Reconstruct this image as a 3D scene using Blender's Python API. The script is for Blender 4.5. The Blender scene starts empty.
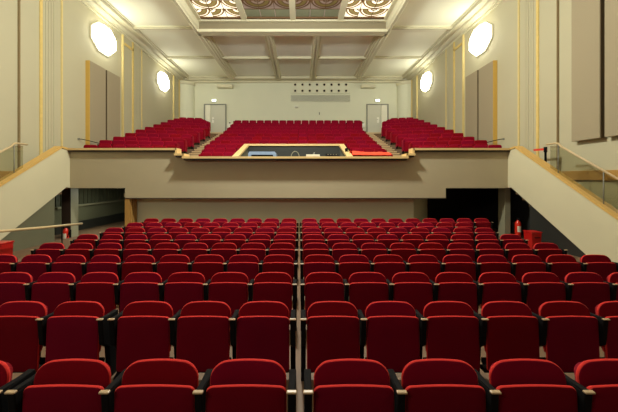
import bpy, math, random
from mathutils import Vector, Matrix
random.seed(7)
C = bpy.context.scene.collection
sc = bpy.context.scene
H = 1.83                      # eye height above the stalls floor at the first row
F, VX, VY = 300.0, 301.0, 178.0

def srgb(r, g, b):
    def c(v):
        v /= 255.0
        return v / 12.92 if v <= 0.04045 else ((v + 0.055) / 1.055) ** 2.4
    return (c(r), c(g), c(b), 1.0)

# ------------------------------------------------------------------ materials
def mat(name, col, rough=0.6, metal=0.0, var=0.12, scale=6.0, bump=0.0, bscale=60.0, sheen=0.0,
        sheen_tint=None, emit=None, estr=0.0, spec=0.5, stretch=None, objrand=0.0, sheen_rough=0.3):
    m = bpy.data.materials.new(name); m.use_nodes = True
    nt = m.node_tree; b = nt.nodes['Principled BSDF']; L = nt.links
    b.inputs['Roughness'].default_value = rough
    b.inputs['Metallic'].default_value = metal
    b.inputs['Specular IOR Level'].default_value = spec
    tc = nt.nodes.new('ShaderNodeTexCoord')
    mp = nt.nodes.new('ShaderNodeMapping'); L.new(tc.outputs['Object'], mp.inputs[0])
    if stretch: mp.inputs['Scale'].default_value = stretch
    n = nt.nodes.new('ShaderNodeTexNoise'); n.inputs['Scale'].default_value = scale; n.inputs['Detail'].default_value = 5
    L.new(mp.outputs[0], n.inputs['Vector'])
    mx = nt.nodes.new('ShaderNodeMix'); mx.data_type = 'RGBA'
    mx.inputs[6].default_value = tuple(c * (1 - var) for c in col[:3]) + (1,)
    mx.inputs[7].default_value = tuple(min(1, c * (1 + var)) for c in col[:3]) + (1,)
    L.new(n.outputs['Fac'], mx.inputs[0])
    out = mx.outputs[2]
    if objrand:
        oi = nt.nodes.new('ShaderNodeObjectInfo')
        hs = nt.nodes.new('ShaderNodeHueSaturation')
        mr = nt.nodes.new('ShaderNodeMapRange'); mr.inputs[3].default_value = 1 - objrand; mr.inputs[4].default_value = 1 + objrand
        L.new(oi.outputs['Random'], mr.inputs[0]); L.new(mr.outputs[0], hs.inputs['Value'])
        mr2 = nt.nodes.new('ShaderNodeMapRange'); mr2.inputs[3].default_value = 0.493; mr2.inputs[4].default_value = 0.503
        mm = nt.nodes.new('ShaderNodeMath'); mm.operation = 'MULTIPLY'; mm.inputs[1].default_value = 7.31
        fr = nt.nodes.new('ShaderNodeMath'); fr.operation = 'FRACT'
        L.new(oi.outputs['Random'], mm.inputs[0]); L.new(mm.outputs[0], fr.inputs[0]); L.new(fr.outputs[0], mr2.inputs[0])
        L.new(mr2.outputs[0], hs.inputs['Hue']); L.new(out, hs.inputs['Color']); out = hs.outputs[0]
    L.new(out, b.inputs['Base Color'])
    if bump:
        n2 = nt.nodes.new('ShaderNodeTexNoise'); n2.inputs['Scale'].default_value = bscale; n2.inputs['Detail'].default_value = 3
        L.new(mp.outputs[0], n2.inputs['Vector'])
        bp = nt.nodes.new('ShaderNodeBump'); bp.inputs['Strength'].default_value = bump; bp.inputs['Distance'].default_value = 0.01
        L.new(n2.outputs['Fac'], bp.inputs['Height']); L.new(bp.outputs[0], b.inputs['Normal'])
    if sheen:
        b.inputs['Sheen Weight'].default_value = sheen
        b.inputs['Sheen Roughness'].default_value = sheen_rough
        b.inputs['Sheen Tint'].default_value = sheen_tint or col
    if emit:
        b.inputs['Emission Color'].default_value = emit
        b.inputs['Emission Strength'].default_value = estr
    return m

M = {}
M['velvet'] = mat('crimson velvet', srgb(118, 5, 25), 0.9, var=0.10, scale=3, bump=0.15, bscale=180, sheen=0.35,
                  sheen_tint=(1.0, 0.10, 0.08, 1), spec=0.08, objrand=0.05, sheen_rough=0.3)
M['lit_rim'] = mat('velvet rim highlight', srgb(204, 50, 44), 0.8, var=0.10, scale=8, sheen=0.8,
                  sheen_tint=(1.0, 0.22, 0.14, 1), spec=0.1, sheen_rough=0.3)  # light caught by the velvet nap, painted as a brighter rim
M['lit_rim_bal'] = mat('velvet rim highlight of balcony seats', srgb(188, 22, 50), 0.8, var=0.10, scale=8, spec=0.1)
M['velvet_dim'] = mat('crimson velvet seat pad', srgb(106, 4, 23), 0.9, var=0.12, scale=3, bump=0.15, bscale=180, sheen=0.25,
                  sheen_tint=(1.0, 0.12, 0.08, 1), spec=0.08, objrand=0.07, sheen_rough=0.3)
M['velvet_bal'] = mat('balcony red velvet', srgb(124, 2, 22), 0.85, var=0.08, scale=3, sheen=0.4,
                  sheen_tint=(1.0, 0.08, 0.12, 1), spec=0.1, objrand=0.10)
M['black'] = mat('black painted steel', srgb(15, 12, 12), 0.9, var=0.2, spec=0.15)
M['armwood'] = mat('pale armrest wood catching light', srgb(176, 148, 112), 0.4, var=0.15, scale=14)  # pale wood tips, with the light they catch put into the colour
M['floor'] = mat('tan linoleum', srgb(112, 85, 60), 0.6, var=0.15, scale=2.5, bump=0.05)
M['cream'] = mat('cream wall plaster', srgb(184, 175, 144), 0.75, var=0.03, scale=1.2, bump=0.05, bscale=40)
M['taupe'] = mat('taupe wall panel paint', srgb(196, 182, 152), 0.75, var=0.03, scale=1.2)
M['backwall'] = mat('pale grey green plaster', srgb(214, 212, 186), 0.75, var=0.03, scale=1.0, bump=0.04)
M['ceil'] = mat('ceiling cream paint', srgb(240, 236, 212), 0.8, var=0.03, scale=1.0)
M['coffer'] = mat('coffer taupe paint', srgb(240, 237, 224), 0.8, var=0.05, scale=0.8)
M['mould'] = mat('moulding cream paint', srgb(206, 198, 168), 0.6, var=0.03, scale=2)
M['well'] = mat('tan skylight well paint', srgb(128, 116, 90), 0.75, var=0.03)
M['paneldark'] = mat('shadow brown panel edge', srgb(92, 76, 50), 0.8, var=0.1)
M['gold'] = mat('gold leaf trim', srgb(216, 188, 112), 0.45, metal=0.0, var=0.15, scale=8)
M['goldthin'] = mat('pale gold bead', srgb(214, 192, 128), 0.5, var=0.1, scale=8)
M['groove'] = mat('dark groove', srgb(150, 130, 94), 0.8, var=0.1)
M['lowwall'] = mat('grey green gloss paint', srgb(106, 104, 82), 0.3, var=0.12, scale=1.5, bump=0.03, bscale=20)
M['lowdark'] = mat('shaded right wall and dado paint', srgb(46, 46, 42), 0.35, var=0.2, scale=1.5)  # stands for shade on the right lower wall; also colours the dado
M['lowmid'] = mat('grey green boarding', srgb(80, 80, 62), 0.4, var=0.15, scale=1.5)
M['darkwall'] = mat('passage paint darkened as shade', srgb(38, 36, 32), 0.6, var=0.2, scale=1.5)  # darkness of the unlit right passage is put into the paint
M['rearwall'] = mat('olive grey wall paint', srgb(214, 212, 178), 0.6, var=0.06, scale=1.0, bump=0.03)
M['parapet'] = mat('parapet stone paint', srgb(176, 162, 130), 0.75, var=0.05, scale=1.4, bump=0.08, bscale=50)
M['stairside'] = mat('stair side plaster', srgb(200, 190, 156), 0.75, var=0.04, scale=1.4, bump=0.06, bscale=50)
M['wood'] = mat('light oak coping', srgb(214, 182, 124), 0.35, var=0.12, scale=5, stretch=(1, 6, 6))
M['goldwood'] = mat('golden oak stair coping', srgb(206, 164, 90), 0.4, var=0.12, scale=5, stretch=(6, 1, 6))
M['woodslat'] = mat('golden wood slats', srgb(176, 132, 68), 0.45, var=0.2, scale=5, stretch=(6, 6, 1))
M['carpet'] = mat('brown aisle carpet', srgb(112, 84, 56), 0.9, var=0.15, scale=6)
M['nosing'] = mat('tan step nosing', srgb(206, 176, 130), 0.5, var=0.1)
M['balfloor'] = mat('balcony floor brown', srgb(104, 80, 56), 0.8, var=0.15, scale=4)
M['panel'] = mat('beige acoustic fabric', srgb(156, 142, 114), 0.95, var=0.04, scale=30, bump=0.1, bscale=200)
M['panelgold'] = mat('mustard panel edge', srgb(206, 166, 78), 0.7, var=0.06)
M['lampglass'] = mat('glowing opal glass', (1, .95, .8, 1), 0.4, emit=(.97, 1.0, .86, 1), estr=16)
M['lampmetal'] = mat('white lamp plate', srgb(236, 228, 200), 0.5, var=0.03)
M['litglass'] = mat('lit cream leaded glass', (1, .95, .78, 1), 0.4, emit=(1.0, .94, .70, 1), estr=1.2)
M['dullglass'] = mat('unlit mauve leaded glass', srgb(150, 128, 118), 0.3, var=0.1, emit=(.5, .42, .36, 1), estr=0.12)
M['greenglass'] = mat('grey green glass square', srgb(128, 132, 108), 0.25, var=0.1)
M['lead'] = mat('brown leading arc', srgb(96, 66, 34), 0.6, var=0.2)
M['ambarc'] = mat('backlit amber glass arc', srgb(120, 84, 40), 0.4, var=0.2, emit=(.30, .16, .05, 1), estr=.5)
M['olivarc'] = mat('backlit olive glass arc', srgb(140, 120, 60), 0.4, var=0.2, emit=(.36, .29, .11, 1), estr=.5)
M['leadolive'] = mat('olive leading arc', srgb(120, 104, 56), 0.6, var=0.2)
M['rail'] = mat('brushed handrail wood', srgb(196, 170, 126), 0.4, var=0.12, scale=6)
M['red'] = mat('red gloss enamel', srgb(176, 20, 17), 0.35, var=0.08)
M['redext'] = mat('extinguisher red enamel', srgb(214, 44, 24), 0.3, var=0.05)
M['white'] = mat('white enamel', srgb(228, 224, 210), 0.45, var=0.03)
M['door'] = mat('pale door paint', srgb(196, 192, 172), 0.5, var=0.03)
M['doorlit'] = mat('lit narrow door leaf', srgb(222, 216, 194), 0.5, var=0.03)  # same door, coloured lighter for the leaf that looks lit
M['grey'] = mat('grey painted steel', srgb(130, 128, 116), 0.5, var=0.08)
M['pillar'] = mat('grey green pillar paint', srgb(142, 136, 110), 0.5, var=0.05)
M['brown'] = mat('dark brown finish', srgb(52, 38, 28), 0.5, var=0.15)
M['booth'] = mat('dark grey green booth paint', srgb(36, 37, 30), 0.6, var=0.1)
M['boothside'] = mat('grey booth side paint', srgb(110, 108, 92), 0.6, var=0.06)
M['blue'] = mat('blue grey cover cloth', srgb(128, 146, 172), 0.8, var=0.12, scale=10)
M['orange'] = mat('orange red cloth', srgb(232, 66, 34), 0.8, var=0.12, scale=8, stretch=(1, 5, 5))
M['rope'] = mat('red barrier belt', srgb(214, 52, 30), 0.7, var=0.05)
M['paper'] = mat('white paper', srgb(226, 216, 190), 0.8, var=0.03)
M['exit'] = mat('glowing exit sign face', (.85, 1, .9, 1), 0.4, emit=(.86, 1, .88, 1), estr=3.0)
M['exitgreen'] = mat('exit sign green', srgb(60, 150, 100), 0.4, emit=(.1, .5, .25, 1), estr=0.6)
M['curtain'] = mat('dark stage curtain', srgb(84, 50, 44), 0.9, var=0.15)
M['lampwarm'] = mat('added passage lamp glass', (1, 1, .9, 1), 0.4, emit=(.92, 1.0, .84, 1), estr=90)

def glass_mat():
    m = bpy.data.materials.new('clear balustrade glass'); m.use_nodes = True
    nt = m.node_tree; nt.nodes.clear()
    o = nt.nodes.new('ShaderNodeOutputMaterial'); t = nt.nodes.new('ShaderNodeBsdfTransparent')
    t.inputs[0].default_value = (.84, .84, .76, 1)
    g = nt.nodes.new('ShaderNodeBsdfGlossy'); g.inputs['Roughness'].default_value = 0.05
    x = nt.nodes.new('ShaderNodeMixShader')
    x.inputs[0].default_value = 0.07; nt.links.new(t.outputs[0], x.inputs[1]); nt.links.new(g.outputs[0], x.inputs[2])
    nt.links.new(x.outputs[0], o.inputs[0])
    return m
M['glass'] = glass_mat()

# ------------------------------------------------------------------ mesh helpers
class MB:
    def __init__(s): s.v = []; s.f = []; s.mi = []; s.mats = []; s.sm = []
    def m(s, k):
        if k not in s.mats: s.mats.append(k)
        return s.mats.index(k)
    def add(s, vs, fs, k, smooth=False):
        b = len(s.v); s.v += [tuple(v) for v in vs]; i = s.m(k)
        for f in fs: s.f.append([b + q for q in f]); s.mi.append(i); s.sm.append(smooth)
        return s
    def box(s, x0, x1, y0, y1, z0, z1, k, rot=None):
        vs = [Vector(p) for p in ((x0,y0,z0),(x1,y0,z0),(x1,y1,z0),(x0,y1,z0),(x0,y0,z1),(x1,y0,z1),(x1,y1,z1),(x0,y1,z1))]
        return s.add(vs, [(0,3,2,1),(4,5,6,7),(0,1,5,4),(1,2,6,5),(2,3,7,6),(3,0,4,7)], k)
    def prism(s, pts, axis, a, b, k, smooth=False):
        """extrude a polygon: axis 'x' -> pts are (y,z); 'y' -> (x,z); 'z' -> (x,y)"""
        n = len(pts)
        def P(p, t):
            return (t, p[0], p[1]) if axis == 'x' else (p[0], t, p[1]) if axis == 'y' else (p[0], p[1], t)
        vs = [P(p, a) for p in pts] + [P(p, b) for p in pts]
        fs = [tuple(range(n))[::-1], tuple(range(n, 2*n))] + [(i, (i+1) % n, n + (i+1) % n, n + i) for i in range(n)]
        return s.add(vs, fs, k, smooth)
    def tube(s, path, r, k, n=8):
        path = [Vector(p) for p in path]; rings = []
        for i, p in enumerate(path):
            t = (path[min(i+1, len(path)-1)] - path[max(i-1, 0)]).normalized()
            u = t.cross(Vector((0, 0, 1)))
            if u.length < 1e-3: u = Vector((1, 0, 0))
            u.normalize(); w = u.cross(t)
            rings.append([p + r * (math.cos(a) * u + math.sin(a) * w) for a in [2*math.pi*j/n for j in range(n)]])
        vs = [v for q in rings for v in q]; fs = []
        for i in range(len(path) - 1):
            for j in range(n):
                fs.append((i*n + j, i*n + (j+1) % n, (i+1)*n + (j+1) % n, (i+1)*n + j))
        fs.append(tuple(range(n))); fs.append(tuple(range((len(path)-1)*n, len(path)*n))[::-1])
        return s.add(vs, fs, k, True)
    def lathe(s, prof, k, n=16, c=(0, 0, 0)):
        vs = []; fs = []
        for r, z in prof:
            for j in range(n):
                a = 2*math.pi*j/n; vs.append((c[0] + r*math.cos(a), c[1] + r*math.sin(a), c[2] + z))
        for i in range(len(prof) - 1):
            for j in range(n):
                fs.append((i*n + j, i*n + (j+1) % n, (i+1)*n + (j+1) % n, (i+1)*n + j))
        fs.append(tuple(range(n))[::-1]); fs.append(tuple(range((len(prof)-1)*n, len(prof)*n)))
        return s.add(vs, fs, k, True)
    def obj(s, name, parent=None, loc=None, bevel=0):
        me = bpy.data.meshes.new(name); me.from_pydata(s.v, [], s.f)
        for k in s.mats: me.materials.append(M[k])
        me.polygons.foreach_set('material_index', s.mi); me.polygons.foreach_set('use_smooth', s.sm)
        me.update()
        import bmesh
        b = bmesh.new(); b.from_mesh(me); bmesh.ops.recalc_face_normals(b, faces=b.faces[:])
        if bevel:
            bmesh.ops.bevel(b, geom=[e for e in b.edges if len(e.link_faces) == 2 and e.calc_face_angle(0) > 0.5], offset=bevel, segments=2, affect='EDGES', profile=0.5, material=-1)
        b.to_mesh(me); b.free()
        o = bpy.data.objects.new(name, me); C.objects.link(o)
        if parent: o.parent = parent
        if loc: o.location = loc
        return o

def tag(o, label=None, cat=None, group=None, kind=None):
    if label: o['label'] = label
    if cat: o['category'] = cat
    if group: o['group'] = group
    if kind: o['kind'] = kind
    return o
def struct(mb, name, **k): return tag(mb.obj(name, **k), kind='structure')
def empty(name, loc, label, cat, group=None, rz=0):
    o = bpy.data.objects.new(name, None); C.objects.link(o); o.location = loc; o.rotation_euler = (0, 0, rz)
    o.empty_display_size = 0.1
    return tag(o, label, cat, group)

def round_outline(hw, z0, z1, rt, rb, crown=0.0, rtz=None, n=6):
    """closed convex outline in (x,z), counter-clockwise seen from the front (-Y)"""
    rtz = rtz or rt; pts = []
    def arc(cx, cz, rx, rz, a0, a1):
        for i in range(n + 1):
            a = a0 + (a1 - a0) * i / n
            pts.append((cx + rx*math.cos(a), cz + rz*math.sin(a)))
    h = math.pi / 2
    arc(hw - rb, z0 + rb, rb, rb, -h, 0)
    arc(hw - rt, z1 - rtz, rt, rtz, 0, h)
    m = 5
    for i in range(1, m):
        x = (hw - rt) * (1 - 2*i/m); pts.append((x, z1))
    arc(-hw + rt, z1 - rtz, rt, rtz, h, 2*h)
    arc(-hw + rb, z0 + rb, rb, rb, 2*h, 3*h)
    return [(x, z + (crown * (1 - (x/hw)**2) - crown if z > (z0+z1)/2 else 0)) for x, z in pts]

def cushion(mb, outline, y_front, y_back, r, k, bulge=0.012, curve=0.0, lean=0.0, zref=0.0, edge=None):
    """a padded panel with rounded edges, front towards -Y"""
    n = len(outline); cx = sum(p[0] for p in outline)/n; cz = sum(p[1] for p in outline)/n
    nor = []
    for i in range(n):
        a, b = outline[i-1], outline[(i+1) % n]
        t = Vector((b[0]-a[0], b[1]-a[1]))
        if t.length < 1e-9: t = Vector((1, 0))
        t.normalize(); nor.append((t.y, -t.x))
    rings = []
    def ring(inset, y): rings.append([(p[0] - q[0]*inset, y, p[1] - q[1]*inset) for p, q in zip(outline, nor)])
    ring(.05, y_back); ring(.012, y_front + .034); ring(0, y_front + max(.018, r))
    for i in range(0, 5):
        a = math.pi/2 * i/4
        ring(r*(1 - math.cos(a)), y_front + r*(1 - math.sin(a)))
    base = rings[-1]
    for s, bl in ((0.88, .5), (0.6, .9), (0.3, 1.0)):
        rings.append([(cx + (p[0]-cx)*s, y_front - bulge*bl, cz + (p[2]-cz)*s) for p in base])
    vs = [v for q in rings for v in q]; fs = []
    for i in range(len(rings) - 1):
        for j in range(n):
            fs.append((i*n + j, i*n + (j+1) % n, (i+1)*n + (j+1) % n, (i+1)*n + j))
    fs.append(tuple(range(n))); fs.append(tuple(range((len(rings)-1)*n, len(rings)*n)))
    vs = [(x, y + curve*x*x*-1 + lean*(z - zref), z) for x, y, z in vs]
    nf = len(mb.f); mb.add(vs, fs, k, True)
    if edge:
        ei = mb.m(edge)  # rounded rim faces take the painted highlight colour
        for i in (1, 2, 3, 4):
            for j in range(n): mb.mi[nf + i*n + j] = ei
    return mb

def X(px, d): return (px - VX) * d / F
def Z(py, d): return H - (py - VY) * d / F
def floor_z(d):
    t = min(1, max(0, (d - 1.863)/7.56))
    return H - (1.098 + 0.0182*d + 0.70 + .08*t*(1 - t))      # gently dished stalls floor

ORD = ['', 'first', 'second', 'third', 'fourth', 'fifth', 'sixth', 'seventh', 'eighth', 'ninth', 'tenth', 'eleventh',
       'twelfth', 'thirteenth', 'fourteenth', 'fifteenth', 'sixteenth', 'seventeenth']

XL, XR, YB = -8.54, 7.78, 21.6          # side walls and back wall
YF = -4.0
CEIL = H + 7.15

# ------------------------------------------------------------------ shell
b = MB(); y0, y1 = YF, 15.5
ys = [y0, 0, 1.863] + [1.863 + .63*i for i in range(1, 13)] + [y1]
b.prism([(y, floor_z(y)) for y in ys] + [(y1, floor_z(y1) - .2), (y0, floor_z(y0) - .2)], 'x', XL, XR, 'floor')
struct(b, 'floor')
for side, x0, x1 in (('left', XL - .2, XL), ('right', XR, XR + .2)):
    b = MB(); b.prism([(YF, -.6), (6.6, -.6), (6.6, H - 2.03), (9.9, H - .05), (YB, H - .05), (YB, CEIL + .2), (YF, CEIL + .2)], 'x', x0, x1, 'cream'); struct(b, 'wall_' + side)
    b = MB(); b.prism([(6.6, -.6), (15.5, -.6), (15.5, H - .05), (9.9, H - .05), (6.6, H - 2.03)], 'x', x0, x1, 'lowwall' if side == 'left' else 'lowdark'); struct(b, 'wall_%s_lower' % side)  # right side gets the shade as a darker wall colour
b = MB(); b.box(XL - .2, XR + .2, YB, YB + .2, H, CEIL + .2, 'backwall'); struct(b, 'wall_back')
b = MB(); b.box(XL - .2, XR + .2, YF - .2, YF, -.6, CEIL + .2, 'curtain'); struct(b, 'wall_front')

# ceiling: side strips + front strip + rear coffers around the skylight well
SX0, SX1, SY0, SY1 = -4.9, 4.1, 3.0, 14.05
SZ = H + 6.85
b = MB()
b.box(XL, SX0, YF, YB, CEIL, CEIL + .2, 'ceil'); b.box(SX1, XR, YF, YB, CEIL, CEIL + .2, 'ceil')
b.box(SX0, SX1, YF, SY0, CEIL, CEIL + .2, 'coffer'); b.box(SX0, SX1, SY1 + .15, YB, CEIL, CEIL + .2, 'coffer')
struct(b, 'ceiling')
# ribs and beams
tn = [0]
def trim(mb, bevel=0):
    tn[0] += 1; return struct(mb, 'trim_%d' % tn[0], bevel=bevel)
for xe, s in ((SX0, 1), (SX1, -1)):               # the long edge beams of the centre ceiling
    b = MB(); b.prism([(xe - s*.10, CEIL), (xe - s*.10, SZ + .05), (xe - s*.04, SZ), (xe + s*.10, SZ), (xe + s*.12, SZ + .08), (xe + s*.2, SZ + .08), (xe + s*.22, SZ + .16), (xe + s*.3, SZ + .16), (xe + s*.32, SZ + .24), (xe + s*.42, SZ + .24), (xe + s*.42, CEIL)], 'y', SY1 + .2, 21.0, 'mould'); trim(b)
for xc in (-1.58, .80):
    b = MB(); b.prism([(xc - .2, CEIL), (xc - .2, SZ + .12), (xc - .12, SZ + .1), (xc - .1, SZ), (xc - .03, SZ), (xc, SZ + .05), (xc + .03, SZ), (xc + .1, SZ), (xc + .12, SZ + .1), (xc + .2, SZ + .12), (xc + .2, CEIL)], 'y', SY1 + .4, 21.0, 'mould'); trim(b)
b = MB(); b.box(SX0 + .3, SX1 - .3, 17.6, 17.82, SZ + .16, CEIL, 'mould'); trim(b, .03)
b = MB(); b.box(SX0 - .1, SX1 + .1, 20.95, 21.2, SZ + .10, CEIL, 'mould'); trim(b, .04)
b = MB(); b.box(XL, XR, 21.2, YB, H + 6.95, CEIL, 'mould'); b.box(XL, XR, 21.4, YB, H + 6.82, H + 6.95, 'mould'); trim(b, .02)
for (xa, xb) in ((XL + .6, SX0 - .1), (SX1 + .1, XR - .6)):
    for yy in (9.2, 14.1, 17.6, 21.0):
        b = MB(); b.box(xa, xb, yy, yy + .22, CEIL - .07, CEIL, 'mould'); b.box(xa, xb, yy + .05, yy + .17, CEIL - .1, CEIL - .07, 'mould'); trim(b)
# side cornices
for xw, s in ((XL, 1), (XR, -1)):
    b = MB(); b.prism([(xw, H + 6.83), (xw + s*.08, H + 6.83), (xw + s*.08, H + 6.93), (xw + s*.2, H + 6.93), (xw + s*.3, H + 6.98), (xw + s*.33, H + 7.05), (xw + s*.52, H + 7.05), (xw + s*.54, H + 7.0), (xw + s*.62, H + 7.0), (xw + s*.64, H + 7.1), (xw + s*.72, H + 7.1), (xw + s*.72, CEIL), (xw, CEIL)], 'y', YF, 21.4, 'mould'); trim(b)
# skylight well
GZ = H + 7.4
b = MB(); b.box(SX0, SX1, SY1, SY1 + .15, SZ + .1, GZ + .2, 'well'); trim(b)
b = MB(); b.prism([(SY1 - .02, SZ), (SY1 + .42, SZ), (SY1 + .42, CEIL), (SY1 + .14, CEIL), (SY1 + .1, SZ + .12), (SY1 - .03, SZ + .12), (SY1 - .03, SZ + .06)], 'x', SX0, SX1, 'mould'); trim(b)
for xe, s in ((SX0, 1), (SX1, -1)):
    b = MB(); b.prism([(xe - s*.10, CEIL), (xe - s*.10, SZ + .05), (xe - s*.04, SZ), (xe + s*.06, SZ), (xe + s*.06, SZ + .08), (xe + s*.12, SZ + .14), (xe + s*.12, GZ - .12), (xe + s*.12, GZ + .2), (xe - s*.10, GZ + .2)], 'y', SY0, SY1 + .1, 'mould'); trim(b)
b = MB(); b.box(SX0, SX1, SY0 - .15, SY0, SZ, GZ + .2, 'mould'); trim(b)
b = MB()                                        # the frame bars of the leaded glass
cols = [SX0 + .15, -2.62, -.37, 1.83, SX1 - .15]
b.box(SX0 + .1, SX1 - .1, SY1 - .16, SY1 - .02, GZ - .12, GZ + .05, 'mould')
b.box(SX0 + .1, SX1 - .1, SY1 - .30, SY1 - .16, GZ - .06, GZ + .05, 'lead')
for x in cols: b.box(x - .13, x + .13, SY0, SY1 - .1, GZ - .1, GZ + .05, 'mould')
trim(b)
TILE = .64
for ci in range(4):
    xa, xb = cols[ci] + .13, cols[ci+1] - .13
    lit = ci in (0, 3)
    ye = SY1 - .3
    p = MB(); p.box(xa - .02, xb + .02, SY0, ye, GZ, GZ + .04, 'litglass' if lit else 'dullglass')
    w = struct(p, 'window_%d' % (ci + 1))
    tw = (xb - xa) / 3
    ld = MB()
    rows = int((ye - SY0) / TILE)
    for r in range(rows):
        for t in range(3):
            x0 = xa + t*tw; yb = ye - r*TILE
            if not lit and r == 0:
                ld.box(x0 + .02, x0 + tw - .02, yb - TILE + .03, yb - .02, GZ - .012, GZ - .002, 'greenglass'); continue
            flip = (t == 2) ^ (ci >= 2) ^ (r % 2 == 1 and t == 0)
            for r0, r1, k in ((.31, .44, 'leadolive'), (.44, .50, 'lead'), (.55, .62, 'lead'), (.25, .31, 'lead'), (.08, .14, 'lead')):
                vs = []; fs = []; n = 9
                for i in range(n):
                    a = math.pi/2 * i/(n-1) * 1.0
                    for rr in (r0, r1):
                        u = rr*math.cos(a)*tw/.62; v = rr*math.sin(a)
                        vs.append((x0 + tw - u if flip else x0 + u, yb - TILE + v, GZ - .015))
                for i in range(n - 1): fs.append((2*i, 2*i+1, 2*i+3, 2*i+2))
                ld.add(vs, fs, {'lead': 'ambarc', 'leadolive': 'olivarc'}[k] if lit else k)
            ld.box(x0 - .012, x0 + .012, yb - TILE, yb, GZ - .02, GZ - .004, 'lead')
        ld.box(xa, xb, ye - (r+1)*TILE - .012, ye - (r+1)*TILE + .012, GZ - .02, GZ - .004, 'lead')
    ld.obj('leading', w)

# ------------------------------------------------------------------ back wall
b = MB(); b.box(X(240.6, 21.6), X(352.5, 21.6), YB - .07, YB, H + 3.0, H + 6.85, 'backwall'); trim(b)
for cx, s in ((XL, 1), (XR, -1)):
    b = MB(); n = 12
    b.prism([(cx, YB)] + [(cx + s*.88*math.sin(math.pi/2*i/n) , YB - .62*math.cos(math.pi/2*i/n)) for i in range(n + 1)], 'z', H + 3.1, H + 6.6, 'backwall', False)
    b.prism([(cx, YB)] + [(cx + s*.94*math.sin(math.pi/2*i/n) , YB - .68*math.cos(math.pi/2*i/n)) for i in range(n + 1)], 'z', H + 6.6, H + 6.83, 'mould', False)
    trim(b)
for xa, xb in ((217.5, 233), (361, 375)):
    b = MB(); b.box(X(xa, 21.4), X(xb, 21.4), 21.25, YB, Z(88, 21.4), Z(84.5, 21.4), 'mould'); trim(b, .02)
# doors at the top of the balcony aisles
for n, (xa, xm, xb, flip) in enumerate(((205, 210.8, 225.3, 0), (367.5, 381, 387.5, 1))):
    d = 21.55; zb, zt = H + 3.24, Z(105, d)
    fr = MB(); w = .07
    fr.box(X(xa, d) - w, X(xa, d), YB - .1, YB, zb, zt + w, 'grey'); fr.box(X(xb, d), X(xb, d) + w, YB - .1, YB, zb, zt + w, 'grey')
    fr.box(X(xa, d), X(xb, d), YB - .1, YB, zt, zt + w, 'grey')
    do = struct(fr, 'door_%d' % (n + 1))
    a, c = (X(xa, d), X(xm, d)), (X(xm, d), X(xb, d))
    l1 = MB().box(a[0] + .01, a[1] - .02, YB - .06, YB - .01, zb + .01, zt, 'door' if flip else 'doorlit').obj('leaf', do, bevel=.01)
    l2 = MB().box(c[0] + .02, c[1] - .01, YB - .06, YB - .01, zb + .01, zt, 'doorlit' if flip else 'door').obj('leaf', do, bevel=.01)
    hx = X(xm, d) + (-.22 if flip else .16)
    hb = MB(); hb.box(hx - .07, hx + .07, YB - .085, YB - .06, zb + .72, zb + 1.12, 'white')
    hb.tube([(hx, YB - .09, zb + .95), (hx, YB - .13, zb + .95), (hx + (.1 if not flip else -.1), YB - .13, zb + .95)], .012, 'grey')
    hb.obj('handle', l1 if flip else l2)
    e = empty('exit_sign', (X((xa + xb)/2 + (-1 if n == 0 else 0), d), YB, Z(101.5, d)), 'small glowing exit sign over the %s rear door' % ('left' if n == 0 else 'right'), 'sign', 'exit signs above the rear doors')
    MB().box(-.16, .16, -.09, 0, -.02, .16, 'white').obj('housing', e, bevel=.01)
    MB().box(-.14, .14, -.1, -.09, 0, .14, 'exit').obj('sign_face', e)
# projection ports and grille
d = 21.5
e = empty('projection_port_panel', (X(320.5, d), YB - .07, Z(93.5, d)), 'pale panel of sixteen small dark projection ports high on the back wall', 'projection panel')
hw = (350 - 291)/2*d/F; hh = (93.5 - 82.5)*d/F
MB().box(-hw, hw, -.08, 0, 0, hh, 'backwall').obj('board', e, bevel=.01)
for r in range(2):
    for c_ in range(8):
        px = -hw + (4.2 + 7.25*c_)*d/F; pz = hh*(.78 if r == 0 else .22)
        p = MB(); p.box(px - .11, px + .11, -.1, -.075, pz - .11, pz + .11, 'mould'); q = p.obj('port_frame', e)
        MB().lathe([(.075, 0), (.075, .02)], 'black', 12).obj('port', q).matrix_local = Matrix.Translation((px, -.1, pz)) @ Matrix.Rotation(math.pi/2, 4, 'X')
g = empty('air_vent', (X(320.5, d), YB - .07, Z(101.8, d)), 'wide grey slatted air grille below the projection ports', 'grille')
gh = 7*d/F
MB().box(-hw, hw, -.03, 0, 0, gh, 'grey').obj('backing', g)
s_ = MB()
for i in range(58):
    x = -hw + .04 + i*(2*hw - .08)/57; s_.box(x - .016, x + .016, -.07, -.03, .03, gh - .03, 'backwall')
s_.box(-hw, hw, -.075, -.03, 0, .03, 'backwall'); s_.box(-hw, hw, -.075, -.03, gh - .03, gh, 'backwall')
s_.obj('slats', g)
e = empty('security_camera', (X(296, d), YB - .07, Z(107, d)), 'small white dome camera on the back wall under the grille', 'camera')
MB().box(-.14, .14, -.05, 0, -.06, .06, 'white').obj('mount', e, bevel=.015)
MB().lathe([(.13, .0), (.125, -.05), (.09, -.1), (.03, -.13)], 'white', 14, (0.04, -.12, .03)).obj('dome', e)
e = empty('wall_hook', (X(319.4, d), YB - .07, Z(113.5, d)), 'small dark hook on the back wall above the centre seats', 'hook')
MB().box(-.03, .03, -.02, 0, -.08, .1, 'grey').obj('plate', e); MB().tube([(0, -.02, .04), (0, -.07, .02), (0, -.08, -.04), (0, -.05, -.07)], .012, 'black').obj('hook', e)
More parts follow.
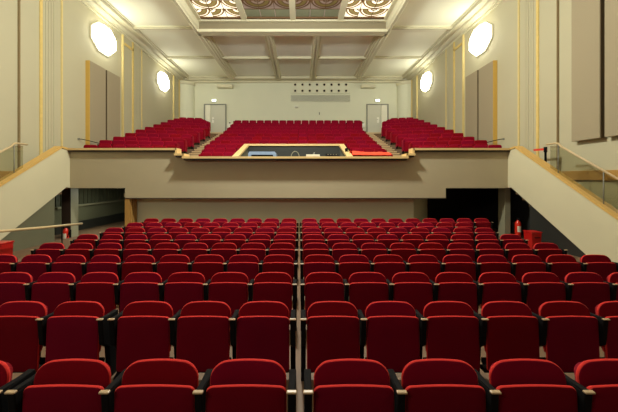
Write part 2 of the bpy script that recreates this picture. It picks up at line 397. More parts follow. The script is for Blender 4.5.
for px, nm in ((229.6, 'left'), (363.0, 'right')):
    e = empty('wall_box', (X(px, d), YB, Z(127.5, d)), 'small white wall box with dark knob beside the %s rear door' % nm, 'wall box')
    MB().box(-.16, .16, -.1, 0, 0, .3, 'white').obj('housing', e, bevel=.02)
    MB().lathe([(.05, 0), (.05, .05), (.03, .07)], 'black', 10).obj('knob', e).location = (0, -.05, .3)

# ------------------------------------------------------------------ side wall ornaments
def side_wall_strip(y, w, depth, k, z0=H + .3):
    for xw, s in ((XL, 1), (XR, -1)):
        b = MB(); b.box(min(xw, xw + s*depth), max(xw, xw + s*depth), y - w/2, y + w/2, z0, H + 6.83, k); trim(b)
for xw, s in ((XL, 1), (XR, -1)):
    for y0, y1 in ((9.05, 10.62), (14.3, 15.95), (20.0, 20.85)):      # broad shallow pilasters with flutes
        b = MB(); b.box(min(xw, xw + s*.06), max(xw, xw + s*.06), y0, y1, H + .3, H + 6.83, 'cream')
        for i in range(5):
            yy = y0 + (y1 - y0)*(.52 + .07*i)
            b.box(min(xw, xw + s*.075), max(xw, xw + s*.075), yy - .025, yy + .025, H + .3, H + 6.83, 'cream')
        trim(b)
side_wall_strip(9.05, .03, .068, 'groove'); side_wall_strip(9.77, .10, .09, 'gold'); side_wall_strip(10.62, .07, .09, 'goldthin')
side_wall_strip(14.3, .06, .09, 'goldthin'); side_wall_strip(15.1, .12, .1, 'gold'); side_wall_strip(15.95, .06, .09, 'goldthin')
side_wall_strip(20.0, .06, .09, 'goldthin'); side_wall_strip(20.85, .1, .1, 'gold')
for xw, s in ((XL, 1), (XR, -1)):                     # gold cap over the second pilaster
    b = MB(); b.box(min(xw, xw + s*.1), max(xw, xw + s*.1), 14.4, 15.15, H + 6.38, H + 6.5, 'gold'); trim(b)

def acoustic(xw, s, y0, y1, z0, z1, label, goldside):
    e = empty('acoustic_panel', (xw + s*.006, (y0 + y1)/2, z0), label, 'acoustic panel', 'fabric acoustic panels on the side walls')
    h = (y1 - y0)/2
    MB().box(min(s*.03, s*.17), max(s*.03, s*.17), -h + .02, h - .02, 0, z1 - z0, 'panel').obj('fabric_face', e, bevel=.012)
    g_ = MB(); g_.box(min(0, s*.16), max(0, s*.16), -h, -h + .05, 0, z1 - z0, goldside); g_.obj('edge_strip', e)
    MB().box(min(0, s*.03), max(0, s*.03), -h + .1, h - .1, .1, z1 - z0 - .1, 'black').obj('wall_mount', e)
for xw, s, nm in ((XL, 1, 'left'), (XR, -1, 'right')):
    acoustic(xw, s, 11.88, 12.88, H + .95, H + 4.66, 'beige fabric wall panel with mustard edge below the %s front lamp' % nm, 'panelgold')
    acoustic(xw, s, 12.94, 13.9, H + .95, H + 4.66, 'beige fabric wall panel behind the mustard-edged one on the %s wall' % nm, 'paneldark')
acoustic(XR, -1, 7.62, 8.46, H + 1.02, H + 5.6, 'tall taupe fabric wall panel over the right stair', 'paneldark')
acoustic(XR, -1, 6.70, 7.54, H + 1.02, H + 5.6, 'narrow sliver of taupe wall panel at the far right', 'paneldark')

def sconce(xw, s, y, z, r, label):
    e = empty('wall_lamp', (xw, y, z), label, 'wall lamp', 'octagonal wall lamps')
    def octo(ry, rz): return [(ry*math.cos(math.pi/8 + math.pi/4*i)*1.10, .83*rz*math.sin(math.pi/8 + math.pi/4*i)*1.06) for i in range(8)]
    MB().prism(octo(r*1.14, r*1.16), 'x', 0, s*.06, 'lampmetal').obj('back_plate', e, bevel=.01)
    vs = []; 
    for (q, t) in ((.92, .06), (.92, .20), (.70, .26)):
        vs += [(s*t, a, c) for a, c in octo(r*q, r*q*1.06)]
    fs = [(i, (i+1) % 8, 8 + (i+1) % 8, 8 + i) for i in range(8)] + [(8 + i, 8 + (i+1) % 8, 16 + (i+1) % 8, 16 + i) for i in range(8)] + [tuple(range(16, 24))]
    MB().add(vs, fs, 'lampglass').obj('glass_shade', e)
for xw, s, nm in ((XL, 1, 'left'), (XR, -1, 'right')):
    sconce(xw, s, 12.9, H + 5.95, .66, 'bright octagonal lamp on the %s wall above the fabric panels' % nm)
    sconce(xw, s, 18.4, H + 5.9, .62, 'bright octagonal lamp on the %s wall near the back corner' % nm)

# ------------------------------------------------------------------ balcony front
PY = 9.8
b = MB()
zs = {'side': H + .90, 'mid': H + .72, 'cen': H + .62}
prof = [(-7.55, H - .33), (-5.75, H - .33), (-5.75, H - .65), (4.73, H - .65), (4.73, H - .33), (6.76, H - .33), (6.76, zs['side']),
        (3.63, zs['side']), (3.63, zs['mid']), (3.38, zs['mid']), (3.38, zs['cen']), (-3.75, zs['cen']), (-3.75, zs['mid']), (-4.03, zs['mid']), (-4.03, zs['side']), (-7.55, zs['side'])]
b.prism(prof, 'y', PY, PY + .2, 'parapet'); struct(b, 'wall_balcony_front')
b = MB()                                         # oak coping following the steps
T = .065
for xa, xb, z, yf in ((-7.6, -4.03, zs['side'], PY - .13), (-4.06, -3.75, zs['mid'], PY - .22), (-3.78, 3.41, zs['cen'], PY - .3), (3.38, 3.66, zs['mid'], PY - .22), (3.63, 6.81, zs['side'], PY - .13)):
    b.box(xa, xb, yf, PY + .24, z, z + T, 'wood')
b.box(-4.06, -4.0, PY - .13, PY + .24, zs['mid'], zs['side'] + T, 'wood'); b.box(3.60, 3.66, PY - .13, PY + .24, zs['mid'], zs['side'] + T, 'wood')
b.box(-3.79, -3.73, PY - .22, PY + .24, zs['cen'], zs['mid'] + T, 'wood'); b.box(3.36, 3.42, PY - .22, PY + .24, zs['cen'], zs['mid'] + T, 'wood')
trim(b)
b = MB()                                         # brown underside mouldings beneath the coping
for xa, xb, z, yf in ((-7.55, -4.03, zs['side'], PY - .09), (-4.03, -3.75, zs['mid'], PY - .16), (-3.75, 3.38, zs['cen'], PY - .22), (3.38, 3.63, zs['mid'], PY - .16), (3.63, 6.76, zs['side'], PY - .09)):
    b.box(xa, xb, yf, PY, z - .05, z, 'brown')
trim(b)
b = MB(); b.box(-5.75, 4.73, PY - .015, PY + .2, H - .68, H - .65, 'brown'); trim(b)

# balcony deck: side terraces, centre terraces, aisles, back landing
SIDE_D0, SIDE_P = 11.8, .86
side_y = [139.8, 136.4, 132.7, 129.3, 126.7, 124.1, 121.9, 119.6, 118.2, 117.1]
side_top = [(VY - y)*(SIDE_D0 + SIDE_P*k)/F for k, y in enumerate(side_y)]
side_n = [6, 6, 6, 6, 6, 6, 5, 5, 4, 3]
CEN_D0, CEN_P, CEN_S = 12.0, .83, .485
cen_y = [152.7, 148.4, 144.2, 140.3, 136.8, 133.5, 130.3, 127.1, 123.8, 120.2]
cen_top = [(VY - y)*(CEN_D0 + CEN_P*k)/F for k, y in enumerate(cen_y)]
BH = .72
def interp(ds, zs_, d):
    if d <= ds[0]: return zs_[0] + (d - ds[0])*(zs_[1] - zs_[0])/(ds[1] - ds[0])
    if d >= ds[-1]: return zs_[-1]
    for i in range(len(ds) - 1):
        if d <= ds[i+1]: return zs_[i] + (zs_[i+1] - zs_[i])*(d - ds[i])/(ds[i+1] - ds[i])
LAND = H + 3.24
side_floor = [H + t - BH for t in side_top]
ANG = math.atan2(.60, 2.98)
# side terraces: each step is a wedge along the slanted row
for nm, xo, sx in (('left', -7.95, 1), ('right', 7.34, -1)):
    b = MB(); xw = XL if sx == 1 else XR; xi = xo + sx*2.98
    def dep(x, k): return SIDE_D0 + SIDE_P*k + (x - xo)*sx*math.tan(ANG)
    for k in range(-2, 10):
        z = side_floor[k] if k >= 0 else side_floor[0] + k*(side_floor[1] - side_floor[0]) - .03
        z = min(z, LAND)
        ya, yb_ = dep(xw, k) - .32, dep(xi, k) - .32
        if k <= -2: ya = yb_ = PY + .2
        e1, e2 = (dep(xw, k + 1) - .32, dep(xi, k + 1) - .32) if k < 9 else (YB, YB)
        vs = [(xw, ya), (xi, yb_), (xi, min(e2, YB)), (xw, min(e1, YB))]
        if sx == -1: vs = vs[::-1]
        if k < 6: b.prism(vs, 'z', z - .45, z, 'balfloor'); continue
        # the upper rows are shorter: the deck beside them drops towards the aisle stair
        xm = xo + sx*(.48*side_n[k]*math.cos(ANG) + .04)
        ym, em = dep(xm, k) - .32, (dep(xm, k + 1) - .32 if k < 9 else 21.25)
        e1 = min(e1, 21.25); e2 = min(e2, 21.25)
        b.prism([(xw, ya), (xm, ym), (xm, em), (xw, e1)][::sx], 'z', z - .45, z, 'balfloor')
        zl = min(z, H + .147*(dep(xi, k) - .3))
        b.prism([(xm, ym), (xi, yb_), (xi, e2), (xm, em)][::sx], 'z', zl - .45, zl, 'carpet')
    struct(b, 'floor_balcony_' + nm)
b = MB()
cx0, cx1 = -4.40, 3.66
for k in range(-3, 10):
    z = H + cen_top[k] - BH if k >= 0 else H + cen_top[0] - BH + k*.2
    ya = CEN_D0 + CEN_P*k - .3; yb_ = CEN_D0 + CEN_P*(k + 1) - .3 if k < 9 else YB
    if k == -3: ya = PY + .2
    if k < 0:
        zz = max(z - .5, H - .5); b.box(cx0, -2.30, ya, yb_, zz, z, 'balfloor'); b.box(1.78, cx1, ya, yb_, zz, z, 'balfloor')
    else: b.box(cx0, cx1, ya, yb_, max(z - .5, H - .28), min(z, LAND), 'balfloor')
struct(b, 'floor_balcony_centre')
for nm, xa, xb in (('left', -4.97, -4.40), ('right', 3.66, 4.36)):
    b = MB(); st = .36; y = PY + .25
    ds = [SIDE_D0 + .45 + SIDE_P*k for k in range(10)]
    while y < 21.2:
        z = min(interp(ds, side_floor, y), H + .147*y)
        b.box(xa, xb, y, y + st, max(z - 1.0, H - .28), z - .02, 'carpet'); b.box(xa, xb, y - .012, y + .09, z - .05, z, 'nosing'); b.box(xa, xb, y + .09, y + st, z - .02, z - .005, 'carpet')
        y += st
    b.box(xa - (.0 if nm == 'right' else 3.2), xb + (3.2 if nm == 'right' else 0), 21.3, YB, LAND - .6, LAND, 'nosing')
    struct(b, 'stairs_balcony_' + nm)

# sound booth in the balcony front
bx0, bx1, by0, by1 = -2.17, 1.60, PY + .2, 12.3
zb0, zb1 = H + .60, H + 1.315
b = MB()
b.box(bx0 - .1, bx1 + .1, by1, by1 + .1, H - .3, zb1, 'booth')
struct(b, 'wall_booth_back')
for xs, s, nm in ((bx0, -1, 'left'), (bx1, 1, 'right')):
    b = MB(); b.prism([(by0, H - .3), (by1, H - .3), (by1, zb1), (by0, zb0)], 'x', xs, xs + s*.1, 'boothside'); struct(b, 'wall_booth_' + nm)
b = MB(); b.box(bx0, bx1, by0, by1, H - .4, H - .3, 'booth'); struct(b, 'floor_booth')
b = MB()
b.box(bx0 - .16, bx1 + .16, by1 - .05, by1 + .16, zb1, zb1 + .08, 'wood')
for xs, s in ((bx0, -1), (bx1, 1)):
    b.prism([(by0 - .05, zb0), (by1 + .02, zb1), (by1 + .02, zb1 + .08), (by0 - .05, zb0 + .08)], 'x', xs - s*.05, xs + s*.16, 'wood')
trim(b)
e = empty('control_counter', (-.3, 10.75, H - .3), 'dark control counter inside the sound booth', 'counter')
MB().box(-1.7, 1.7, -.5, .5, .86, .92, 'booth').obj('worktop', e, bevel=.01)
for sx in (-1.6, 1.6): MB().box(sx - .04, sx + .04, -.45, .45, 0, .86, 'black').obj('leg', e)
CT = H + .62
d = 10.8
e = empty('covered_console', (X(263, d), d, CT), 'console under a blue grey cover in the left of the sound booth', 'console')
w = 13.5*d/F
cv = MB(); cv.prism([(-w, 0), (-w - .01, .24), (-w + .04, .31), (w - .05, .31), (w + .01, .25), (w, 0), (w - .09, 0), (w - .1, .2), (-w + .1, .2), (-w + .09, 0)], 'y', -.25, .25, 'blue'); cv.obj('cover', e)
MB().box(-w + .1, w - .1, -.2, .2, 0, .2, 'black').obj('console_body', e)
e = empty('gooseneck_lamp', (X(291, d), d, CT), 'thin gooseneck desk lamp curling over the booth counter', 'lamp')
MB().lathe([(.07, 0), (.07, .02), (.02, .03)], 'grey', 12).obj('base', e)
MB().tube([(.3*0.5 - .15*math.cos(a), 0, .1 + .24*math.sin(a)*1.0) for a in [math.pi*i/12*.95 for i in range(13)]], .014, 'pillar').obj('neck', e)
MB().lathe([(.02, .1), (.05, .03), (.05, 0)], 'grey', 12, (.29, 0, .05)).obj('lamp_head', e)
MB().tube([(0, 0, .02), (0, 0, .12)], .014, 'pillar').obj('stem', e)
e = empty('paper_stack', (X(313, 10.5), 10.5, CT), 'low stack of white papers on the booth counter', 'papers')
for i in range(4):
    MB().box(-.27 + .01*i, .27 - .015*i, -.15, .15, i*.05, i*.05 + .045, 'paper').obj('ream', e, bevel=.004)
e = empty('microphone_stand', (X(313, 11.2), 11.2, CT), 'small dark microphone on a stand behind the white papers', 'microphone')
MB().lathe([(.07, 0), (.07, .02), (.012, .03), (.012, .25)], 'grey', 10).obj('stand', e)
MB().tube([(0, 0, .25), (.06, -.02, .33)], .025, 'grey').obj('microphone_head', e)
e = empty('mixing_box', (X(332, 11), 11.0, CT), 'low dark mixing box at the right end of the booth counter', 'mixer')
MB().prism([(-.2, 0), (.2, 0), (.2, .26), (.1, .28), (-.2, .16)], 'x', -.22, .22, 'black').obj('case', e)
for i in range(4): MB().lathe([(.02, 0), (.018, .03)], 'pillar', 8, (-.15 + .1*i, -.05, .22)).obj('knob', e)
dd = 10.9
e = empty('clip_spotlight', (bx1 + .06, dd, zb0 + .08 + (zb1 - zb0)*(dd - by0)/(by1 - by0) - .01), 'small black clip spotlight on the right edge of the sound booth', 'spotlight')
MB().box(-.06, .06, -.04, .04, 0, .04, 'black').obj('clamp', e)
MB().tube([(0, .0, .03), (0, 0, .08)], .015, 'black').obj('stem', e)
MB().tube([(0, .1, .1), (0, -.08, .09)], .055, 'black', 10).obj('lamp_can', e)
# orange cloth laid over the front row on the right
b = MB(); n = 40; d = 10.5; xa, xb = X(350.8, d), X(389.5, d); rows_ = 7; vs = []
for i in range(n + 1):
    t = i/n
    for j in range(rows_):
        u = j/(rows_ - 1)
        z = Z(157.6, d) + .03 + (.20 + .012*math.sin(9*t + 2*u) - .05*t)*math.sin(math.pi*min(1, .05 + u*.95))**.7 + .004*math.sin(40*t + 6*u)
        vs.append((xa + (xb - xa)*t + .03*math.sin(7*u), d - .2 + .45*u, z))
fs = [(i*rows_ + j, (i+1)*rows_ + j, (i+1)*rows_ + j + 1, i*rows_ + j + 1) for i in range(n) for j in range(rows_ - 1)]
b.add(vs, fs, 'orange', True)
tag(b.obj('cloth'), 'orange red cloth laid along the balcony front beside the sound booth', 'cloth')
b = MB(); b.box(xa, xb + .05, d - .22, d + .3, H - .3, Z(157.6, d), 'brown'); tag(b.obj('ledge_bench', bevel=.01), 'low dark bench under the orange cloth at the balcony front', 'bench')

# ------------------------------------------------------------------ under the balcony
ZF = floor_z(10.4)
b = MB(); b.prism([(-5.6, 10.25), (3.85, 10.25), (4.95, 11.75), (4.95, 11.9), (3.8, 10.4), (-5.6, 10.4)], 'z', ZF - .1, H - .6, 'rearwall'); struct(b, 'wall_rear_stalls')  # right end bent back, a shape added so the wall fades dark
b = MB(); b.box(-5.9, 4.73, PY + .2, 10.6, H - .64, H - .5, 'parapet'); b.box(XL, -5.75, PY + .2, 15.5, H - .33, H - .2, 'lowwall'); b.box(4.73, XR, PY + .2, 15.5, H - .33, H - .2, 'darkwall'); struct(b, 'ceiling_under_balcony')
b = MB(); b.box(-5.75, -5.62, PY + .03, 15.5, ZF - .15, H - .65, 'lowwall'); struct(b, 'wall_passage')
b = MB()
for i in range(3): b.box(-5.62, -5.58, PY + .04 + i*.14, PY + .13 + i*.14, ZF - .1, H - .66, 'woodslat')
b.box(-5.755, -5.60, PY + .0, PY + .03, ZF - .1, H - .65, 'woodslat'); trim(b)
b = MB(); b.box(XL, -5.75, 15.3, 15.5, -.6, H - .2, 'lowwall'); struct(b, 'wall_passage_end')
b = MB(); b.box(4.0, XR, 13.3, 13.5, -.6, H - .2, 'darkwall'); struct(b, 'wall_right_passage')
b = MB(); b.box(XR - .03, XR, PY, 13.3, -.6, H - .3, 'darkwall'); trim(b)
# left passage wall: upper boarding, ledge rail, darker dado
b = MB(); y = 10.2
while y < 15.2: b.box(XL, XL + .03, y, y + .16, H - 1.0, H - .33, 'lowmid'); y += .22
trim(b)
b = MB(); b.box(XL, XL + .10, 10.4, 15.3, H - 1.09, H - 1.02, 'pillar'); trim(b, .01)
b = MB(); b.box(XL, XL + .02, 10.4, 15.3, ZF - .2, H - 1.66, 'lowdark'); trim(b)
# pillars at the stair heads
for nm, xa, y1, k in (('left', -7.74, 9.3, 'lowwall'), ('right', 6.86, 9.0, 'lowdark')):      # closing wall under each stair
    b = MB(); yb = 9.6 + (floor_z(7.0) - (H - .33))/.60
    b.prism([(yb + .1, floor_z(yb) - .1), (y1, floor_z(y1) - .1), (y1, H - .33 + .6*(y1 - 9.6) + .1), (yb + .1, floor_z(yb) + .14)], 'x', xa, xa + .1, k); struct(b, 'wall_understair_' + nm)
for nm, xa, xb, k in (('left', -7.97, -7.67, 'brown'), ('right', 6.80, 6.98, 'pillar')):
    b = MB(); b.box(xa, xb, 10.0, 10.34, ZF - .2, H - .33, 'pillar')
    if nm == 'left': b.box(xa, xb, 9.985, 10.0, ZF - .2, H - .33, 'brown')  # front of the left pillar faced in dark brown
    struct(b, 'pillar_' + nm)
# unseen lamp added to brighten the left passage (hidden above the stair)
e = empty('passage_fill_lamp', (-7.0, 11.3, H - .33), 'unseen round lamp added to light the left passage under the balcony', 'ceiling lamp')
MB().lathe([(.22, 0), (.22, -.012)], 'white', 18).obj('rim', e); MB().lathe([(.2, -.012), (.18, -.025), (.05, -.032)], 'lampwarm', 18).obj('glass_shade', e)

# ------------------------------------------------------------------ side stairs
def zt(d): return H + .985 + .60*(d - 9.5)
def zbot(d): return H - .33 + .60*(d - 9.6)
for nm, xi, xw, s in (('left', -7.55, XL, -1), ('right', 6.76, XR, 1)):
    yend = 5.0
    # side panel polygon (y,z)
    dflo = 9.6 + (floor_z(7.0) - (H - .33))/.60
    pan = [(PY + .2, zs['side']), (9.45, zt(9.45) - .03), (yend, zt(yend) - .03), (yend, floor_z(yend)), (dflo, floor_z(dflo)), (9.65, zbot(9.65)), (PY + .2, H - .33)]
    b = MB(); b.prism(pan, 'x', xi, xi + s*.2, 'stairside'); struct(b, 'wall_stair_' + nm)
    b = MB(); b.prism([(9.72, zs['side'] + T), (9.45, zt(9.45) + .05), (yend - .05, zt(yend - .05) + .05), (yend - .05, zt(yend - .05) - .01), (9.45, zt(9.45) - .01), (9.72, zs['side'] + .01)], 'x', xi - s*.03, xi + s*.22, 'goldwood'); trim(b)
    b = MB(); st = .28; y = PY + .2; z = zbot(9.8) + .40
    while z > floor_z(y) + .1 and y > yend:
        b.box(min(xi + s*.2, xw), max(xi + s*.2, xw), y - st, y, z - .55, z, 'carpet'); b.box(min(xi + s*.2, xw), max(xi + s*.2, xw), y - st - .01, y - st + .06, z - .03, z + .005, 'nosing')
        y -= st; z -= .168
    struct(b, 'stairs_' + nm)
    b = MB(); b.box(min(xi + s*.2, xw), max(xi + s*.2, xw), PY + .2, 11.1, zbot(9.8) + .2, zbot(9.8) + .40, 'carpet'); struct(b, 'floor_landing_' + nm)
    # balustrade: glass with a handrail
    xg = xi + s*.1
    e = empty('stair_balustrade', (xg, 8.3, zt(8.3) + .05), 'glass balustrade with wooden handrail on the %s stair wall' % nm, 'balustrade', 'glass stair balustrades')
    def R(d, z): return (0, d - 8.3, z - zt(8.3) - .05)
    gl = [(d_ - 8.3, z_ - zt(8.3) - .05) for d_, z_ in ((5.3, zt(5.3) + .05), (8.25, zt(8.25) + .05), (8.25, zt(8.0) + .80), (8.0, zt(8.0) + .78), (5.3, zt(5.3) + .78))]
    MB().prism(gl, 'x', -.006, .006, 'glass').obj('glass_panel', e)
    MB().tube([R(5.2, zt(5.2) + .80), R(7.9, zt(7.9) + .80), R(8.0, zt(8.0) + .835), R(8.1, zt(8.0) + .85), R(8.38, zt(8.0) + .85)], .026, 'rail').obj('handrail', e)
    for dd in (5.6, 6.8, 8.0): MB().tube([R(dd, zt(dd) + .03), R(dd, zt(dd) + .80)], .012, 'grey').obj('post', e)
    # wooden board on the outer stair wall
    b = MB(); b.box(min(xw, xw - s*.08), max(xw, xw - s*.08), 6.4, 8.85, H - .06, H + .20, 'woodslat'); tag(b.obj('wall_board', bevel=.01), 'ochre wooden board low on the wall beside the %s stair' % nm, 'board', 'ochre wall boards')
    # dark sloping grab rail where the top row meets the wall
    e = empty('grab_rail', (xw, 11.6, H + 1.34), 'dark grab rail on the %s wall beside the first balcony row' % nm, 'rail', 'dark grab rails')
    MB().tube([(-s*.03, -.1, .16), (-s*.12, -.05, .15), (-s*.24, .12, .12), (-s*.50, .55, .03)], .014, 'black').obj('rail', e)
    MB().box(min(0, -s*.03), max(0, -s*.03), -.13, -.07, .12, .19, 'grey').obj('bracket', e)
# belt barrier at the right stair head
d = 9.4
e = empty('belt_post', (X(545.5, 8.9), 8.9, zbot(8.9) + .42), 'short dark post with a red belt across the right stair head', 'barrier post')
ph = Z(147, 8.9) - zbot(8.9) - .42
MB().lathe([(.11, 0), (.11, .02), (.03, .04), (.03, ph - .16), (.045, ph - .15), (.045, ph)], 'black', 12).obj('post', e)
MB().prism([(0, ph - .03), (-.05, ph - .1), (.45, ph - .08), (.46, ph - .02)], 'x', -.005, .005, 'rope').obj('belt', e)

# lower handrail on the left
e = empty('aisle_handrail', (-6.35, 8.0, floor_z(8.0)), 'pale wooden handrail on thin posts along the left side aisle', 'handrail')
pts = [(X(px, dd) + 6.35, dd - 8.0, Z(py, dd) - floor_z(8.0)) for px, py, dd in ((-40, 234.6, 5.65), (0, 231.3, 6.3), (45, 227.4, 7.4), (82, 223.6, 8.65))]
MB().tube(pts, .03, 'rail').obj('handrail', e)
for px, py, dd in ((-20, 233, 5.95), (62, 225.8, 7.93)):
    x = X(px, dd) + 6.35; zz = Z(py, dd) - floor_z(8.0)
    MB().tube([(x, dd - 8, floor_z(dd) - floor_z(8.0)), (x, dd - 8, zz)], .014, 'black').obj('post', e)

def extinguisher(x, y, z, label, sc_=1.0):
    e = empty('fire_extinguisher', (x, y, z), label, 'fire extinguisher', 'red fire extinguishers')
    s = sc_
    MB().lathe([(.02*s, 0), (.08*s, .01*s), (.085*s, .04*s), (.085*s, .38*s), (.07*s, .44*s), (.03*s, .48*s), (.03*s, .5*s)], 'redext', 16).obj('cylinder', e)
    lb = MB(); n = 6
    vs = []
    for i in range(n + 1):
        a = -math.pi/2 - .8 + 1.6*i/n
        vs += [(.087*s*math.cos(a), .087*s*math.sin(a), .14*s), (.087*s*math.cos(a), .087*s*math.sin(a), .32*s)]
    lb.add(vs, [(2*i, 2*i+2, 2*i+3, 2*i+1) for i in range(n)], 'paper', True); lb.obj('paper_label', e)
    MB().box(-.02*s, .02*s, -.09*s, .04*s, .5*s, .56*s, 'black').obj('valve_handle', e, bevel=.004)
    MB().tube([(.03*s, 0, .5*s), (.1*s, 0, .48*s), (.12*s, -.02*s, .36*s), (.1*s, -.05*s, .2*s)], .014*s, 'black').obj('hose', e)
    MB().box(-.1*s, .1*s, .085*s, .11*s, .1*s, .42*s, 'black').obj('bracket', e)
extinguisher(X(64.6, 9.82), 9.87, Z(243, 9.85), 'red fire extinguisher with white label on the dark left pillar', 1.0)
extinguisher(X(518, 9.9), 9.9, Z(236, 9.9), 'red fire extinguisher on the dark wall right of the pale pillar', 1.05)
def red_bin(x, y, w, h, label, dep=.3):
    e = empty('red_bin', (x, y, floor_z(y)), label, 'bin', 'red metal bins')
    MB().prism([(-w/2, 0), (w/2, 0), (w/2 + .02, h), (-w/2 - .02, h)], 'y', -dep/2, dep/2, 'red').obj('body', e, bevel=.012)
    MB().box(-w/2 - .03, w/2 + .03, -dep/2 - .015, dep/2 + .015, h, h + .035, 'red').obj('lid', e, bevel=.01)
    MB().box(-.07, .07, -dep/2 - .03, -dep/2 - .01, h*.72, h*.76, 'black').obj('handle', e)
red_bin(X(532.5, 8.3), 8.3, .24, Z(231, 8.3) - floor_z(8.3) - .035, 'upright red metal bin under the right stair')
red_bin(X(-3, 6.9), 6.9, .44, Z(242, 6.9) - floor_z(6.9) - .035, 'upright red metal bin under the left stair')

# ------------------------------------------------------------------ stalls seats
def stall_parts():
    bk = MB(); cushion(bk, round_outline(.234, .26, .70, .10, .03, .014, .085, 8), 0, .085, .016, 'velvet', .006, .30, .16, .70, 'lit_rim')
    st = MB(); cushion(st, round_outline(.2385, .115, .606, .04, .035, .010, .035), -.098, -.018, .015, 'velvet_dim', .008, 0, .05, .60, 'lit_rim')
    sp = MB(); sp.prism([(-.135, .585), (.10, .585), (.12, .46), (.10, .30), (.08, .04), (.12, .03), (.12, 0), (-.07, 0), (-.07, .03), (-.02, .05), (-.04, .30), (-.115, .36)], 'x', -.0225, .0225, 'black')
    ar = MB(); ar.prism([(-.146, .590), (-.146, .601), (-.12, .604), (-.118, .59)], 'x', -.030, .030, 'armwood')
    ar.prism([(-.118, .585), (-.118, .600), (.04, .585), (.10, .52), (.10, .50)], 'x', -.019, .019, 'black')
    pv = MB(); pv.tube([(-.236, -.04, .17), (.236, -.04, .17)], .03, 'black', 8); pv.box(-.236, .236, -.07, .0, .08, .115, 'black')
    return bk.obj('backrest'), st.obj('seat'), sp.obj('side_panel', bevel=.006), ar.obj('armrest', bevel=.006), pv.obj('seat_hinge')
P0 = stall_parts()
used0 = [False]*5
def part_copy(src, idx, used, root, x=0.0):
    o = src if not used[idx] else src.copy()
    if used[idx]: C.objects.link(o)
    used[idx] = True
    o.parent = root; o.location = (x, 0, 0); return o
SP = .54
rows = []
for i in range(9):
    d = 1.863 + .9455*i
    rows.append(d)
n_left = [4, 5, 7, 9, 9, 9, 9, 9, 9]; n_right = [4, 6, 8, 9, 9, 9, 9, 9, 11]
for i, d in enumerate(rows):
    for side, cnt in ((-1, n_left[i]), (1, n_right[i])):
        for k in range(cnt):
            x = (-.006 if i == 0 else -.022 - .004*i) + side*(.318 + SP*k)
            gap = side == -1 and i < 2
            if gap and k >= 3: x -= .10 if i == 1 else .085
            row = 'nearest row to the camera' if i == 0 else ('last row before the rear wall' if i == 8 else ORD[i + 1] + ' stalls row from the camera')
            pos = '%s %s of the centre gap' % (ORD[k + 1], 'left' if side == -1 else 'right')
            e = empty('stalls_seat', (x, d, floor_z(d)), 'red velvet seat %s, %s' % (pos, row), 'seat', 'red velvet tip-up seats in the stalls')
            part_copy(P0[0], 0, used0, e); part_copy(P0[1], 1, used0, e); part_copy(P0[4], 4, used0, e)
            inner = -side*.27
            part_copy(P0[2], 2, used0, e, inner); part_copy(P0[3], 3, used0, e, inner)
            if k == cnt - 1 or (gap and k == 2):
                part_copy(P0[2], 2, used0, e, -inner); part_copy(P0[3], 3, used0, e, -inner)

# ------------------------------------------------------------------ balcony seats
BHW = .5/2
def bal_meshes():
    bk = MB(); cushion(bk, round_outline(.225, .24, .72, .05, .03, .010, .05, 4), 0, .09, .02, 'velvet_bal', .006, 0, .12, .72, 'lit_rim_bal')
    st = MB(); cushion(st, round_outline(.220, .13, .56, .045, .03, .008, .04, 4), -.10, -.01, .02, 'velvet_bal', .006, 0, .03, .55, 'lit_rim_bal')
    sp = MB(); sp.prism([(-.12, .54), (.10, .54), (.08, 0), (-.05, 0), (-.05, .3), (-.12, .4)], 'x', -.005, .005, 'black')
    # upholstered end panel towards the aisle
    ep = MB(); ol = []
    for (cy, cz, r_, a0) in ((.30, .20, .06, -90), (.30, .56, .10, 0), (-.04, .56, .10, 90), (-.08, .20, .06, 180)):
        for q in range(5):
            a = math.radians(a0 + 90*q/4); ol.append((cy + r_*math.cos(a), cz + r_*math.sin(a)))
    ep.prism(ol, 'x', -.016, .034, 'velvet_bal')
    ft = MB(); ft.box(-.02, .02, -.08, .30, 0, .14, 'black')
    return bk, st, sp, ep, ft
BM = bal_meshes()
P1 = (BM[0].obj('backrest'), BM[1].obj('seat'), BM[2].obj('side_panel'), BM[3].obj('end_panel', bevel=.012), BM[4].obj('foot'))
used1 = [False]*5
bulk = MB()
def bulk_add(mbs, mtx):
    for src, off in mbs:
        vs = [mtx @ (Vector(v) + Vector((off, 0, 0))) for v in src.v]
        for q in range(len(src.mats)):
            fq = [f for f, mi in zip(src.f, src.mi) if mi == q]
            ids = sorted({i for f in fq for i in f}); mp_ = {a: b_ for b_, a in enumerate(ids)}
            bulk.add([vs[i] for i in ids], [[mp_[i] for i in f] for f in fq], src.mats[q], src.sm[0])
def bal_seat(loc, rz, label, group, ends, individual, BHW=.25):
    if not individual:
        mt = Matrix.Translation(loc) @ Matrix.Rotation(rz, 4, 'Z')
        ls = [(BM[0], 0), (BM[1], 0), (BM[2], -BHW)]
        for s in ends: ls += [(BM[3], s*(BHW + .012)), (BM[4], s*(BHW + .012))]
        bulk_add(ls, mt); return
    e = empty('balcony_seat', loc, label, 'seat', group, rz)
    part_copy(P1[0], 0, used1, e); part_copy(P1[1], 1, used1, e)
    if -1 not in ends: part_copy(P1[2], 2, used1, e, -BHW)
    for s in ends:
        part_copy(P1[3], 3, used1, e, s*(BHW + .012)); part_copy(P1[4], 4, used1, e, s*(BHW + .012))
ROWB = ['front', 'second', 'third', 'fourth', 'fifth', 'sixth', 'seventh']
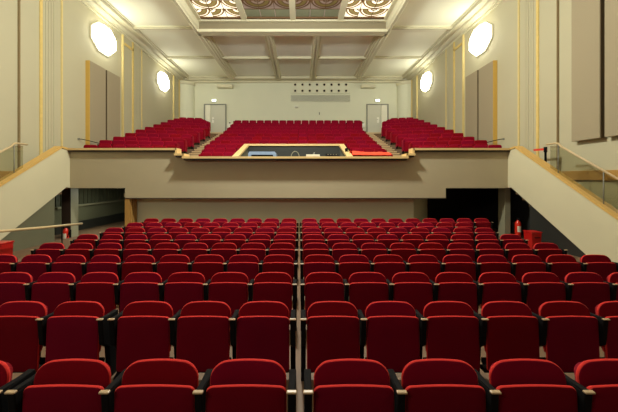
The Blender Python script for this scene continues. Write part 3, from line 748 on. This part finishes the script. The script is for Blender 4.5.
for nm, xo, sx in (('left', -7.95, 1), ('right', 7.34, -1)):
    for k in range(-1, 10):
        z = side_floor[k] if k >= 0 else side_floor[0] - (side_floor[1] - side_floor[0]) - .03
        nk = side_n[max(k, 0)]
        for j in range(nk):
            t = .24 + .48*j
            x = xo + sx*t*math.cos(ANG); y = SIDE_D0 + SIDE_P*k + t*math.sin(ANG)
            ends = [sx] if j == nk - 1 else []
            lab = 'red balcony seat %s from the wall, %s row of the %s block' % (ORD[j + 1], ROWB[min(k + 1, 6)], nm)
            bal_seat((x, y, z), sx*ANG, lab, 'seats of the %s balcony block' % nm, ends, k <= 5, .24)
for k in range(10):
    d = CEN_D0 + CEN_P*k; z = H + cen_top[k] - BH
    S = CEN_S if k == 9 else .474 if k == 8 else .467
    for j in range(17):
        x = -4.34 + (j + .5)*S + (.30 if k == 0 and j < 8 else .16 if k == 1 and j < 8 else 0)
        if k < 3 and bx0 - .38 < x < bx1 + .38: continue
        if j <= 8: pos, ai = ORD[j + 1], 'left'
        else: pos, ai = ORD[17 - j], 'right'
        lab = 'red balcony seat %s from the %s aisle, %s row of the centre block' % (pos, ai, ROWB[min(k, 6)])
        ends = [-1] if j == 0 else [1] if j == 16 else []
        bal_seat((x, d, z), 0, lab, 'seats of the centre balcony block', ends, k <= 5, S/2)
tag(bulk.obj('rear_balcony_seating'), 'rearmost rows of small red balcony seats below the back wall', 'seats', kind='stuff')

# ------------------------------------------------------------------ light
def area(name, loc, rot, sx, sy, energy, col):
    l = bpy.data.lights.new(name, 'AREA'); l.shape = 'RECTANGLE'; l.size = sx; l.size_y = sy; l.energy = energy; l.color = col
    o = bpy.data.objects.new(name, l); C.objects.link(o); o.location = loc; o.rotation_euler = rot; return o
area('front_fill_light', (-4.0, -2.0, H + 3.2), (math.radians(82), 0, math.radians(-10)), 2.5, .4, 125, (.97, 1, .88))  # unseen fill light added behind the camera to brighten seats and rear wall
l = bpy.data.lights.new('house_light', 'POINT'); l.energy = 2350; l.color = (.95, 1, .92); l.shadow_soft_size = .22
lo = bpy.data.objects.new('house_light', l); C.objects.link(lo); lo.location = (-.3, 7.5, H + 5.6)
w = bpy.data.worlds.new('World'); sc.world = w; w.use_nodes = True
w.node_tree.nodes['Background'].inputs[0].default_value = (1, .95, .85, 1); w.node_tree.nodes['Background'].inputs[1].default_value = 0.02

# ------------------------------------------------------------------ camera
cam = bpy.data.cameras.new('Camera'); co = bpy.data.objects.new('Camera', cam); C.objects.link(co)
co.location = (0, 0, H); co.rotation_euler = (math.pi/2, 0, 0)
cam.sensor_width = 36; cam.lens = 36*F/618
cam.shift_x = (309 - VX)/618; cam.shift_y = -(206 - VY)/618
cam.clip_start = .05
sc.camera = co
sc.view_settings.view_transform = 'Standard'
sc.view_settings.look = 'None'
sc.cycles.use_denoising = True
sc.cycles.max_bounces = 8
sc.cycles.diffuse_bounces = 5
sc.cycles.sample_clamp_indirect = 6
